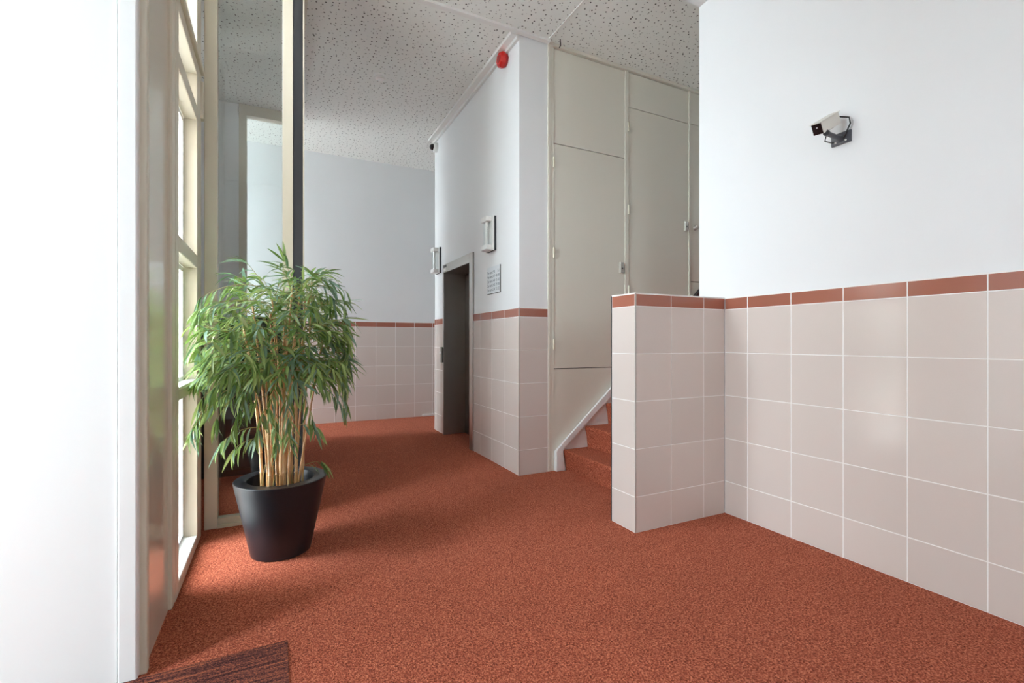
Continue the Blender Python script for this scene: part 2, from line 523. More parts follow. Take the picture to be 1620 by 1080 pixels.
t = MB().box(-1.2, 2.254, 3.742, 3.786, CEIL - 0.022, CEIL).build('trim_1', 'white_plastic')
struct(t, 'white ceiling strip running across to the closets', 'trim')
t = MB().box(1.872, 1.952, 3.786, 6.36, CEIL - 0.03, CEIL).box(1.93, 1.955, 3.79, 6.34, CEIL - 0.06, CEIL - 0.03).build('trim_2', 'white_plastic')
struct(t, 'white cable trunking along the top of the elevator wall', 'trim')
t = MB().box(2.232, 2.246, 2.561, 3.742, CEIL - 0.006, CEIL).build('trim_3', 'white_plastic')
struct(t, 'thin white ceiling joint strip above the stair foot', 'trim')
t = MB().box(0.16, 0.23, 3.64, 6.4, CEIL - 0.03, CEIL).build('trim_4', 'cream')
struct(t, 'cream ceiling strip beside the glass partition', 'trim')
t = MB().box(2.254, 5.2, 3.775, 3.86, CEIL - 0.028, CEIL).build('trim_5', 'closet')
struct(t, 'cream ceiling moulding above the closet doors', 'trim')

# ------------------------------------------------------------------ right wall with tile dado
w = MB().box(XR + 0.008, 3.0, -1.4, 2.561, 0, CEIL_F).build('wall_right', 'plaster')
struct(w, 'white wall on the right with blush tile dado', 'wall')
MB().box(XR + 0.0015, XR + 0.008, -1.4, YH, 0, ZT + 0.004).build('grout_bed', 'grout', w)
ed = [0.0, 0.1777]
while ed[-1] + S < 3.6: ed.append(ed[-1] + S)
tiles(w, (XR, YH), -R90, ed)           # faces -X, u runs towards the entrance

# low half wall at the stair foot
h = MB().box(XE + 0.008, XR + 0.008, YH + 0.008, YHB - 0.004, 0, ZT - 0.002).build('wall_half', 'plaster')
struct(h, 'low tiled half wall in front of the stairs', 'wall')
MB().box(XE + 0.0015, XR, YH + 0.0015, YH + 0.008, 0, ZT).box(XE + 0.0015, XE + 0.008, YH + 0.0015, YHB, 0, ZT).box(XE, XR, YH, YHB, ZT, ZT + 0.006).build('grout_bed', 'grout', h)
tiles(h, (XE + 0.006, YH), 0.0, [0, S - 0.004, 2 * S - 0.004, XR - XE - 0.006])
tiles(h, (XE, YHB - 0.004), -R90, [0, YHB - YH - 0.011])
tag(MB().box(XE - 0.001, XE + 0.005, YH - 0.001, YH + 0.005, 0, ZT + 0.004).build('corner_profile', 'chrome', h), 'thin metal corner profile')
tag(MB().box(XE - 0.001, XE + 0.006, YHB - 0.004, YHB + 0.002, 0, ZT + 0.004).build('corner_profile', 'black_metal', h), 'dark strip for the shadow line on the stair side')  # black strip paints the shadow line at the stair side, not a metal profile

# stair side wall hidden behind the right wall, stair end wall
struct(MB().box(3.0, 5.3, 2.40, 2.561, 0, CEIL).build('wall_stair_side', 'plaster'), 'white wall along the stair flight', 'wall')
struct(MB().box(5.24, 5.35, 2.56, 4.4, 0, CEIL).build('wall_stair_end', 'plaster'), 'white wall at the head of the stairs', 'wall')

# ------------------------------------------------------------------ elevator wall
DY0, DY1, DZ = 4.881, 5.929, 2.19
YEND = 6.32
w = MB().box(XV + 0.008, 2.254, YV + 0.008, DY0, 0, CEIL).build('wall_elevator', 'plaster')
struct(w, 'white elevator wall with blush tile dado and terracotta border', 'wall')
MB().box(XV + 0.0015, XV + 0.008, YV + 0.0015, DY0, 0, ZT + 0.004).box(XV + 0.0015, 2.254, YV + 0.0015, YV + 0.008, 0, ZT + 0.004).build('grout_bed', 'grout', w)
tiles(w, (XV, DY0), -R90, [0, DY0 - YV - 3 * S, DY0 - YV - 2 * S, DY0 - YV - S, DY0 - YV - 0.004])
tiles(w, (XV + 0.004, YV), 0.0, [0, 2.252 - XV - 0.004])
MB().box(XV - 0.001, XV + 0.004, YV - 0.001, YV + 0.004, 0, ZT + 0.003).build('corner_profile', 'chrome', w)
w = MB().box(XV + 0.008, 2.6, DY1, YEND, 0, CEIL).box(2.6, 3.6, YEND - 0.15, YEND, 0, CEIL).build('wall_elevator_far', 'plaster')
struct(w, 'narrow white wall with tiles on the far side of the elevator', 'wall')
MB().box(XV + 0.0015, XV + 0.008, DY1, YEND, 0, ZT + 0.004).build('grout_bed', 'grout', w)
tiles(w, (XV, YEND - 0.003), -R90, [0, 0.09, YEND - DY1 - 0.004])
struct(MB().box(XV + 0.008, 2.3, DY0, DY1, DZ, CEIL).build('wall_elevator_top', 'plaster'), 'white wall above the elevator door', 'wall')
struct(MB().box(2.311, 2.4, DY0, DY1, 0, CEIL).build('wall_shaft', 'dark'), 'dark shaft wall behind the elevator door', 'wall')
struct(MB().box(2.6, 3.6, 4.4, 4.5, 0, CEIL).box(3.6, 3.75, 4.4, 7.7, 0, CEIL).build('wall_corridor_end', 'plaster'), 'white wall at the end of the corridor', 'wall')

# ------------------------------------------------------------------ back wall
w = MB().box(-3.55, 3.75, YB + 0.008, YB + 0.2, 0, CEIL).build('wall_back', 'plaster')
struct(w, 'white back wall of the corridor with blush tile dado', 'wall')
MB().box(-1.2, 3.6, YB + 0.0015, YB + 0.008, 0, ZT + 0.004).build('grout_bed', 'grout', w)
u0 = 1.98 - 10 * S
tiles(w, (u0, YB), 0.0, [k * S for k in range(16)])
t = MB().box(2.11, 3.5, YB - 0.025, YB, 0.0, 0.035).build('baseboard_back', 'white_plastic', bevel=0.004)
struct(t, 'short white skirting strip at the foot of the back wall', 'baseboard')

# ------------------------------------------------------------------ west side: rooms behind partition, corridor window
struct(MB().box(-1.35, -1.2, 3.6, 5.0, 0, CEIL).box(-1.35, -1.2, 5.4, 6.44, 0, CEIL).box(-1.35, -1.2, 5.0, 5.4, 0, 3.3).box(-1.35, -1.2, 5.0, 5.4, 3.7, CEIL).box(-3.5, -1.2, 6.38, 6.44, 0, CEIL).box(-3.5, -3.35, 6.44, 7.7, 0, 0.25).build('wall_west', 'plaster'), 'white outer wall behind the glass partition', 'wall')
struct(MB().box(-2.3, -0.49, 3.58, 3.70, 0, CEIL + 0.1).build('wall_outer', 'brick'), 'grey brick outer wall seen past the window edge', 'wall')
w3 = empty('window_3', (-3.4, 7.03, 0.25))
struct(w3, 'tall window lighting the far end of the corridor', 'window')
for y0, y1 in ((6.52, 6.58), (7.43, 7.49)):
    MB().box(-3.44, -3.36, y0, y1, 0.25, CEIL).build('stile', 'cream', w3)
MB().box(-3.44, -3.36, 6.58, 7.43, 0.25, 0.31).build('rail', 'cream', w3)
MB().box(-3.405, -3.40, 6.58, 7.43, 0.31, CEIL).build('pane', 'pane', w3)
w5 = empty('fill_window_5', (-1.28, 5.2, 3.3))  # unseen window, added to brighten the room behind the glass
struct(w5, 'small high window added to light the room behind the glass partition', 'window')
for y0, y1, z0, z1 in ((5.0, 5.04, 3.3, 3.7), (5.36, 5.4, 3.3, 3.7)):
    MB().box(-1.32, -1.24, y0, y1, z0, z1).build('stile', 'cream', w5)
for z0, z1 in ((3.3, 3.34), (3.66, 3.7)):
    MB().box(-1.32, -1.24, 5.04, 5.36, z0, z1).build('rail', 'cream', w5)
MB().box(-1.283, -1.277, 5.04, 5.36, 3.34, 3.66).build('pane', 'pane', w5)
# cream door frame standing deeper in the room behind the glass
df = empty('door_2', (-0.35, 6.4, 0))
struct(df, 'cream door frame deep behind the glass partition', 'door')
MB().box(-0.385, -0.305, 6.36, 6.46, 0, CEIL).build('jamb', 'cream', df)
MB().box(-0.305, 0.16, 6.36, 6.46, 3.85, CEIL).build('header', 'cream', df)
struct(MB().box(-1.2, -0.385, 6.38, 6.44, 0, CEIL).box(-0.305, 0.17, 6.38, 6.44, 0, 1.45).build('wall_west_screen', 'plaster'), 'white wall beside the far door frame', 'wall')

# ------------------------------------------------------------------ window wall (left)
XW = -0.414
YPF = 3.60
wn = empty('window_1', (XW, 3.07, 0))
struct(wn, 'tall cream window frame with five stacked lights on the left', 'window')
Y0, Y1, Y2, Y3 = 2.655, 2.735, 3.335, 3.49
def wbox(name, y0, y1, z0, z1, x0=XW - 0.07, x1=XW, mat='cream', bev=0.004):
    return MB().box(x0, x1, y0, y1, z0, z1).build(name, mat, wn, bevel=bev)
wbox('stile', Y0, Y1, 0, CEIL)
wbox('stile', Y2, Y3, 0, CEIL)
for z0, z1 in ((0.0, 0.055), (0.92, 0.975), (1.635, 1.71), (2.505, 2.585), (2.775, 2.86)):
    wbox('transom', Y1, Y2, z0, z1)
wbox('closing_strip', Y3 + 0.006, YPF, 0, CEIL, XW - 0.08, XW - 0.012)
wbox('ledge', Y1 - 0.02, Y3, 2.845, 2.878, XW - 0.01, XW + 0.018)
wbox('sill', Y1, Y2, 0.052, 0.062, XW - 0.11, XW - 0.002, 'smooth_white')
wbox('sill', Y1, Y2, 0.972, 0.982, XW - 0.11, XW - 0.002, 'smooth_white')
wbox('cover_strip', Y3 - 0.03, Y3 + 0.02, 2.57, 2.80, XW - 0.005, XW + 0.014)
for z0, z1 in ((0.055, 0.92), (0.975, 1.635), (1.71, 2.505), (2.585, 2.775), (2.86, CEIL)):
    # recessed white sash round each light, and its pane
    x0, x1, t_ = XW - 0.118, XW - 0.068, 0.028
    MB().box(x0, x1, Y1, Y1 + t_, z0, z1).build('sash_stile', 'smooth_white', wn)
    MB().box(x0, x1, Y2 - t_, Y2, z0, z1).build('sash_stile', 'smooth_white', wn)
    MB().box(x0, x1, Y1 + t_, Y2 - t_, z0, z0 + t_).build('sash_rail', 'smooth_white', wn)
    MB().box(x0, x1, Y1 + t_, Y2 - t_, z1 - t_, z1).build('sash_rail', 'smooth_white', wn)
    MB().box(x0 + 0.01, x0 + 0.016, Y1 + t_, Y2 - t_, z0 + t_, z1 - t_).build('pane', 'solar', wn)
for y0, y1 in ((Y1 - 0.04, Y1), (Y2, Y2 + 0.04)):
    MB().box(XW - 0.118, XW - 0.07, y0, y1, 0, CEIL).build('outer_jamb', 'smooth_white', wn)
# glossy beige lining panel between the window and the entrance reveal
struct(MB().box(-0.50, -0.432, 2.16, Y0, 0, CEIL).build('wall_lining', 'beige_gloss'), 'glossy beige lining panel between window and entrance', 'wall')
t = MB().box(-0.49, -0.418, 2.13, 2.165, 0, CEIL).build('trim_6', 'cream', bevel=0.004); struct(t, 'cream edge strip of the beige lining panel', 'trim')
t = MB().box(-0.46, -0.415, 2.585, Y0, 0, CEIL).build('trim_7', 'cream', bevel=0.008); struct(t, 'cream rounded bead beside the window', 'trim')
# white entrance reveal facing the camera
struct(MB().box(-2.34, -0.50, 2.112, 2.18, 0, CEIL + 0.1).build('wall_entrance', 'smooth_white'), 'bright white entrance wall at the left edge', 'wall')
t = MB().box(-0.497, -0.440, 2.100, 2.24, 0, CEIL_F).build('trim_8', 'smooth_white', bevel=0.006); struct(t, 'white corner post of the entrance wall', 'trim')
struct(MB().box(-0.56, -0.50, 2.26, 2.70, 0, CEIL + 0.1).box(-2.36, -0.50, 2.18, 2.26, -0.1, CEIL + 0.1).build('wall_outer_left', 'brick'), 'brick outside face beside the window', 'wall')

# entrance glazing left of the camera, and an added fill window behind it
def glazing(name, label, axis, fixed, a0, a1, z1, bars, zbars):
    e = empty(name, (fixed, (a0 + a1) / 2, 0) if axis == 'x' else ((a0 + a1) / 2, fixed, 0))
    struct(e, label, 'window')
    def bx(p0, p1, q0, q1, d0, d1):
        return MB().box(d0, d1, p0, p1, q0, q1) if axis == 'x' else MB().box(p0, p1, d0, d1, q0, q1)
    for c_ in bars: bx(c_ - 0.035, c_ + 0.035, zbars[0] - 0.035, z1, fixed - 0.04, fixed + 0.04).build('mullion', 'cream', e)
    for i in range(len(bars) - 1):
        for z_ in zbars: bx(bars[i] + 0.035, bars[i + 1] - 0.035, z_ - 0.035, z_ + 0.035, fixed - 0.04, fixed + 0.04).build('transom', 'cream', e)
        for j in range(len(zbars) - 1):
            bx(bars[i] + 0.035, bars[i + 1] - 0.035, zbars[j] + 0.035, zbars[j + 1] - 0.035, fixed - 0.003, fixed + 0.003).build('pane', 'pane', e)
    return e
glazing('window_2', 'glazed entrance door at the left beyond the frame', 'x', -2.30, 0.96, 1.54, CEIL_F, [0.995, 1.505], [0.035, 2.3, 3.665])
struct(MB().box(-2.34, -2.26, 1.54, 2.112, 0, CEIL_F).box(-2.34, -2.26, 0.3, 0.96, 0, CEIL_F).build('wall_entrance_front', 'smooth_white'), 'white wall around the entrance door', 'wall')
struct(MB().box(-2.34, -1.06, 0.2, 0.3, 0, CEIL_F).box(-1.16, -1.06, -1.4, 0.2, 0, CEIL_F).build('wall_entrance_side', 'smooth_white'), 'white wall on the near side of the entrance', 'wall')
glazing('fill_window_4', 'added fill light window behind the camera', 'y', -1.35, 0.6, 1.1, 2.42, [0.635, 1.065], [1.585, 2.385])  # unseen window, added as fill for faces turned towards the camera
struct(MB().box(-1.06, 0.6, -1.4, -1.3, 0, CEIL_F).box(0.6, 1.1, -1.4, -1.3, 0, 1.55).box(0.6, 1.1, -1.4, -1.3, 2.42, CEIL_F).box(1.1, 2.835, -1.4, -1.3, 0, CEIL_F).build('wall_front', 'plaster'), 'white wall behind the camera', 'wall')

# ------------------------------------------------------------------ glass partition
YP = 3.58
gp = empty('glass_partition', (-0.12, YP + 0.03, 0))
tag(gp, 'cream framed glass partition with dark edge post behind the potted bamboo', 'partition')
MB().box(-0.409, -0.337, YP, YP + 0.08, 0, CEIL).build('post', 'cream', gp, bevel=0.004)
MB().box(0.040, 0.106, YP, YP + 0.08, 0, CEIL).build('post', 'cream', gp, bevel=0.004)
tag(MB().box(0.106, 0.168, YP + 0.005, YP + 0.075, 0, CEIL).build('edge_post', 'black_metal', gp, bevel=0.003), 'dark grey metal edge post')
MB().box(0.168, 0.176, YP, YP + 0.08, 0, CEIL).build('edge_strip', 'cream', gp)
MB().box(-0.337, 0.040, YP, YP + 0.08, 0, 0.018).build('bottom_rail', 'cream', gp)
MB().box(-0.337, 0.040, YP + 0.02, YP + 0.08, 0.018, 0.058).build('bottom_rail', 'cream', gp, bevel=0.003)
MB().box(-0.337, 0.040, YP + 0.04, YP + 0.048, 0.058, CEIL).build('pane', 'tinted', gp)

# ------------------------------------------------------------------ staircase
st = empty('staircase', (3.6, 3.17, 0))
tag(st, 'carpeted staircase with white sawtooth side board rising behind half wall', 'stairs')
NX, NZ, DXS, DZS = 2.412, 0.19, 0.2475, 0.2025
for k in range(10):
    x0, z1 = NX + k * DXS, NZ + k * DZS
    z0 = 0.0 if k == 0 else z1 - DZS
    poly = [(x0 + 0.03, z0 - (0.0 if k == 0 else 0.02)), (x0 + DXS + 0.06, z0 - (0.0 if k == 0 else 0.02)), (x0 + DXS + 0.06, z1), (x0 + 0.014, z1), (x0 + 0.004, z1 - 0.004), (x0, z1 - 0.014), (x0 + 0.003, z1 - 0.04), (x0 + 0.016, z1 - 0.09)]
    MB().prism_y(poly, YHB + 0.004, 3.775).build('step', 'carpet', st)
MB().box(4.93, 5.2, YHB + 0.004, 3.775, 1.9, 2.215).build('landing', 'carpet', st)
# stringer board against the closet wall
sl = 0.877
def topz(x): return 0.193 + sl * (x - 2.322)
MB().prism_y([(2.324, 0.0), (2.425, 0.0), (4.05, topz(4.05) - 0.5), (4.05, topz(4.05) - 0.02), (2.324, 0.18)], 3.776, 3.796).build('stringer', 'smooth_white', st)
MB().prism_y([(2.324, 0.0), (2.424, 0.0), (2.400, 0.11), (2.398, 0.198), (4.05, topz(4.05) - 0.125), (4.05, topz(4.05)), (2.335, topz(2.335)), (2.324, 0.18)], 3.752, 3.776).build('stringer_moulding', 'smooth_white', st, bevel=0.003)
tag(MB().prism_y([(4.05, topz(4.05) - 0.45), (5.15, topz(5.15) - 0.45), (5.15, topz(5.15) - 0.05), (4.05, topz(4.05) - 0.05)], 3.755, 3.796).build('stringer', 'black_metal', st), 'upper end of the stringer in black')  # stringer changes from white to black towards its upper end

# ------------------------------------------------------------------ built-in closets above the stairs
t = MB().box(2.254, 2.276, YC - 0.012, YC + 0.05, 0, CEIL - 0.028).box(2.276, 2.318, YC - 0.006, YC + 0.05, 0, CEIL - 0.028).build('trim_9', 'closet')
struct(t, 'cream closet frame post next to the tiled corner', 'trim')
for i, (x0, x1) in enumerate(((3.161, 3.204), (4.044, 4.072))):
    t = MB().box(x0, x1, YC - 0.008, YC + 0.05, 0.3, CEIL - 0.028).build('trim_%d' % (10 + i), 'closet', bevel=0.002)
    struct(t, ('cream frame post between the first two closets', 'cream frame post at the far closet')[i], 'trim')
struct(MB().box(2.254, 5.2, YC + 0.05, YC + 0.2, 0, CEIL).build('wall_closet', 'dark'), 'dark carcass behind the closet doors', 'wall')
def closet(x0, x1, zu, zl, label, hinges, lock, knob=None):
    e = empty('built_in_closet', ((x0 + x1) / 2, YC + 0.02, 0))
    tag(e, label, 'closet', 'closets along the stairs')
    g = 0.0035
    MB().box(x0 + g, x1 - g, YC, YC + 0.03, zu + g, CEIL - 0.036).build('upper_panel', 'closet', e, bevel=0.0015)
    d = MB().box(x0 + g, x1 - g, YC, YC + 0.03, zl + g, zu - g).build('door', 'closet', e, bevel=0.0015)
    MB().box(x0 + g, x1 - g, YC + 0.002, YC + 0.03, 0.0, zl - g).build('lower_panel', 'closet', e, bevel=0.0015)
    for z in hinges:
        MB().lathe([(0.009, -0.047), (0.009, 0.047)], (x0 + 0.002, YC - 0.008, z), sides=10).box(x0 - 0.012, x0 + 0.018, YC - 0.004, YC, z - 0.045, z + 0.045).build('hinge', 'brass', d)
    if lock:
        lx, lz = lock
        q = MB().box(lx - 0.022, lx + 0.022, YC - 0.022, YC, lz - 0.052, lz + 0.052).build('lock', 'chrome', d, bevel=0.003)
        MB().lathe([(0.008, 0.0), (0.008, 0.004)], (lx, YC - 0.022, lz - 0.008), axis='-y', sides=12).build('keyhole', 'dark', d)
    if knob:
        MB().lathe([(0.030, 0.0), (0.030, 0.004), (0.020, 0.01), (0.013, 0.02), (0.020, 0.03), (0.022, 0.038), (0.014, 0.044)], (knob[0], YC, knob[1]), axis='-y', sides=20).build('knob', 'chrome', d, smooth=True)
    return e
closet(2.318, 3.161, 3.052, 0.948, 'cream closet nearest the tiled corner, lowest door of the three', (2.872, 2.03, 1.176), (3.112, 1.944))
closet(3.204, 4.044, 3.583, 1.60, 'cream closet in the middle of the three, lock high on its right', (3.38, 2.54, 1.72), (3.997, 2.456))
closet(4.072, 4.90, 3.590, 1.86, 'farthest cream closet with round knob, half hidden by right wall', (), None, (4.137, 2.454))

# loose black cable end poking from the ceiling over the first closet
lc = MB().tube([(2.33, 3.70, CEIL - 0.001), (2.338, 3.712, CEIL - 0.010), (2.352, 3.730, CEIL - 0.022), (2.356, 3.738, CEIL - 0.036), (2.346, 3.742, CEIL - 0.055)], [0.004, 0.0045, 0.005, 0.005, 0.004], 8)
tag(lc.build('cable_end', 'cable', smooth=True), 'short black cable end hanging from ceiling above first closet', 'cable')

# ------------------------------------------------------------------ elevator
el = empty('elevator_entrance', (XV, 5.4, 0))
tag(el, 'brushed steel elevator door frame set in the tiled wall', 'elevator')
FX = XV - 0.012
MB().box(FX, XV + 0.36, DY0, DY0 + 0.10, 0, DZ).build('jamb', 'steel', el, bevel=0.003)
MB().box(FX, XV + 0.36, DY1 - 0.035, DY1, 0, DZ).build('jamb', 'steel', el, bevel=0.003)
hd = MB().box(FX, XV + 0.36, DY0 + 0.10, DY1 - 0.035, 2.085, DZ).build('header', 'steel', el, bevel=0.003)
tag(MB().box(FX - 0.003, FX, 5.77, 5.89, 2.15, 2.178).build('plate', 'black_metal', hd), 'small black plate')
tag(MB().box(FX - 0.003, FX, 5.78, 5.88, 2.10, 2.14).build('sticker', 'white_plastic', hd), 'small white sticker')
MB().box(XV + 0.285, XV + 0.32, DY1 - 0.55, DY1 - 0.035, 0.0, 2.085).build('door_leaf', 'darksteel', el)
MB().box(XV + 0.32, XV + 0.35, DY0 + 0.10, DY1 - 0.50, 0.0, 2.085).build('door_leaf', 'darksteel', el)
cp = MB().box(FX - 0.025, FX, 5.905, 5.965, 0.93, 1.13).build('call_panel', 'chrome', el, bevel=0.002)
MB().lathe([(0.016, 0), (0.016, 0.006), (0.012, 0.008)], (FX - 0.025, 5.935, 1.06), axis='-x', sides=16).build('button', 'white_plastic', cp)
MB().box(FX - 0.012, FX, 5.902, 5.905, 0.93, 1.13).build('panel_edge', 'black_metal', cp)

# ------------------------------------------------------------------ wall lamps
def wall_lamp(y0, label):
    e = empty('wall_lamp', (XV, y0 + 0.095, 2.11))
    tag(e, label, 'lamp', 'wall lamps by the elevator')
    X, W = XV + 0.008, 0.19
    MB().box(X - 0.022, X, y0, y0 + W, 2.11, 2.45).build('back_plate', 'black_metal', e, bevel=0.002)
    MB().box(X - 0.034, X - 0.022, y0, y0 + W, 2.11, 2.45).build('frame', 'white_plastic', e, bevel=0.002)
    for z0, z1 in ((2.115, 2.165), (2.395, 2.445)):
        MB().box(X - 0.10, X - 0.034, y0 + 0.03, y0 + W - 0.03, z0, z1).build('end_cap', 'white_plastic', e, bevel=0.006)
    MB().lathe([(0.017, 2.165), (0.017, 2.395)], (X - 0.066, y0 + W / 2, 0), sides=14).build('tube_bulb', 'white_plastic', e, smooth=True)
    n = 12; prof = []
    m_ = MB()
    for i in range(n + 1):
        a = math.pi * i / n
        prof.append((X - 0.034 - 0.062 * math.sin(a), y0 + W / 2 - 0.062 * math.cos(a)))
    k = len(prof)
    m_.v = [Vector((x, y, 2.165)) for x, y in prof] + [Vector((x, y, 2.395)) for x, y in prof]
    m_.f = [[i, i + 1, k + i + 1, k + i] for i in range(k - 1)]
    m_.build('glass_cover', 'lampglass', e, smooth=True)
    return e
wall_lamp(4.29, 'white wall lamp with glass tube above the floor number sign')
wall_lamp(6.04, 'white wall lamp with glass tube left of the elevator frame')

# ------------------------------------------------------------------ floor directory sign
sg = empty('directory_sign', (XV, 4.345, 1.69))
tag(sg, 'square metal sign listing floors and flat numbers beside the elevator', 'sign')
SX = XV + 0.008
MB().box(SX - 0.010, SX, 4.190, 4.500, 1.688, 1.955).build('plate', 'sign', sg, bevel=0.0015)
MB().box(SX - 0.0085, SX, 4.187, 4.190, 1.685, 1.955).box(SX - 0.0085, SX, 4.190, 4.500, 1.684, 1.688).build('edge', 'black_metal', sg)
rows = [('5e verd.', '50', '', '51'), ('4e verd.', '47', '48', '49'), ('3e verd.', '44', '45', '43'), ('2e verd.', '40', '39', '38'), ('1e verd.', '34', '33', '32')]
def text(parent, body, x, y, z, size):
    cu = bpy.data.curves.new('lettering', 'FONT')
    cu.body = body; cu.size = size; cu.extrude = 0.0004; cu.offset = 0.0
    tmp = bpy.data.objects.new('tmp', cu)
    C.objects.link(tmp)
    dg = bpy.context.evaluated_depsgraph_get(); dg.update()
    me = bpy.data.meshes.new_from_object(tmp.evaluated_get(dg))
    bpy.data.objects.remove(tmp); bpy.data.curves.remove(cu)
    me.name = 'lettering'
    me.materials.clear(); me.materials.append(M['ink'])
    rot = Matrix(((0, 0, -1), (-1, 0, 0), (0, 1, 0)))
    me.transform(rot.to_4x4())
    place('lettering', me, (x, y, z), parent)
for r, row in enumerate(rows):
    z = 1.885 - r * 0.0435
    for txt, y in zip(row, (4.487, 4.345, 4.290, 4.238)):
        if txt: text(sg, txt, SX - 0.0105, y, z, 0.042)

# ------------------------------------------------------------------ alarm sounder, dome camera, smoke detector
fa = empty('alarm_sounder', (1.95, 4.075, 3.80))
tag(fa, 'red octagonal fire alarm sounder under the ceiling edge', 'alarm')
fc = (XV + 0.008, 4.075, 3.868)
MB().lathe([(0.066, 0.0), (0.066, 0.022)], fc, '-x', 8).build('base', 'darkred', fa, bevel=0.003)
MB().lathe([(0.073, 0.022), (0.073, 0.055), (0.058, 0.075)], fc, '-x', 8).build('horn_cover', 'red', fa, bevel=0.001)
MB().lathe([(0.034, 0.075), (0.034, 0.080), (0.026, 0.080), (0.022, 0.076)], fc, '-x', 20).build('sound_ring', 'darkred', fa)

dc = empty('dome_camera', (XV, 6.24, 3.76))
tag(dc, 'small white dome camera with black lens at the far wall corner', 'security camera')
dcc = (XV + 0.008, 6.235, 3.83)
MB().lathe([(0.066, 0.0), (0.066, 0.030), (0.058, 0.048), (0.045, 0.056)], dcc, '-x', 24).build('housing', 'white_plastic', dc, smooth=True)
MB().lathe([(0.043, 0.052), (0.041, 0.066), (0.034, 0.084), (0.020, 0.096), (0.004, 0.099)], dcc, '-x', 24).build('lens_dome', 'smoked', dc, smooth=True)

sd = empty('smoke_detector', (0.97, 5.05, CEIL))
tag(sd, 'round white smoke detector on the perforated ceiling', 'smoke detector')
MB().lathe([(0.058, -0.022), (0.062, -0.012), (0.062, 0.0)], (0.97, 5.05, CEIL), sides=28).build('base', 'white_plastic', sd, smooth=True)
MB().lathe([(0.030, -0.040), (0.044, -0.034), (0.048, -0.022)], (0.97, 5.05, CEIL), sides=28).build('sensor_cap', 'white_plastic', sd, smooth=True)

# ------------------------------------------------------------------ security camera on the right wall
cc = empty('security_camera', (XR, 1.56, 2.31))
tag(cc, 'ivory box security camera on grey bracket high on right wall', 'security camera')
PB = MB().box(XR - 0.004, XR + 0.008, 1.508, 1.612, 2.303, 2.368)
PB.build('wall_plate', 'cctv_grey', cc, bevel=0.002)
front, back = Vector((2.652, 1.585, 2.362)), Vector((2.785, 1.553, 2.443))
back = front.lerp(back, 0.84)
d = (front - back).normalized()
sx = d.cross(Vector((0, 0, 1))).normalized()
rollm = Matrix.Rotation(math.radians(-10), 3, d)
sx = rollm @ sx
up = sx.cross(d).normalized()
def obox(p0, p1, hw, hh, off=Vector()):
    p0, p1 = p0 + off, p1 + off
    return MB().quadbox([p0 - sx * hw - up * hh, p0 + sx * hw - up * hh, p0 + sx * hw + up * hh, p0 - sx * hw + up * hh,
                         p1 - sx * hw - up * hh, p1 + sx * hw - up * hh, p1 + sx * hw + up * hh, p1 - sx * hw + up * hh])
hs_ = obox(back, front, 0.030, 0.030).build('housing', 'ivory_metal', cc, bevel=0.002)
obox(back - d * 0.01, front + d * 0.012, 0.032, 0.0015, up * 0.032).build('sun_shield', 'ivory_metal', cc, bevel=0.0008)
fg = obox(front, front + d * 0.003, 0.0285, 0.0285).build('front_window', 'smoked', cc)
MB().tube([front + d * 0.003 + up * 0.008 - sx * 0.002, front + d * 0.006 + up * 0.008 - sx * 0.002], 0.0035, 10).build('indicator', 'white_plastic', fg)
joint = Vector((2.690, 1.560, 2.340))
elbow = Vector((2.725, 1.562, 2.338))
MB().tube([back * 0.5 + front * 0.5 - up * 0.030, joint], 0.009, 10).build('swivel', 'cctv_grey', cc, smooth=True)
obox(back * 0.75 + front * 0.25, back * 0.25 + front * 0.75, 0.010, 0.003, -up * 0.033).build('mount_rail', 'cctv_grey', cc)
MB().tube([joint, elbow, Vector((XR - 0.03, 1.56, 2.333)), Vector((XR - 0.004, 1.56, 2.333))], [0.012, 0.013, 0.013, 0.018], 12).build('bracket_arm', 'cctv_grey', cc, smooth=True)
MB().lathe([(0.012, -0.012), (0.016, -0.006), (0.016, 0.006), (0.012, 0.012)], joint, '-x', 14).build('clamp_knob', 'black_metal', cc, smooth=True)
for yy in (1.535, 1.588):
    MB().lathe([(0.006, 0.0), (0.006, 0.003), (0.003, 0.004)], (XR - 0.004, yy, 2.318), '-x', 10).build('screw', 'chrome', cc)
MB().tube([back + up * 0.004 - sx * 0.002, back - d * 0.018 + up * 0.006, Vector((2.806, 1.508, 2.428)), Vector((2.812, 1.505, 2.395)), Vector((2.812, 1.525, 2.355)), Vector((2.818, 1.545, 2.33))], 0.004, 8).build('cable', 'cable', cc, smooth=True)
MB().tube([joint - up * 0.006, joint + Vector((0.02, 0.02, -0.035)), Vector((XR - 0.03, 1.59, 2.315)), Vector((XR - 0.005, 1.60, 2.325))], 0.003, 8).build('cable', 'cable', cc, smooth=True)

# ------------------------------------------------------------------ entrance mat
dm = MB().box(-0.995, 0.043, 0.3, 2.108, 0.0, 0.007).build('entrance_mat', 'mat', bevel=0.002)
tag(dm, 'brown and red striped entrance mat in the carpet at bottom left', 'mat')

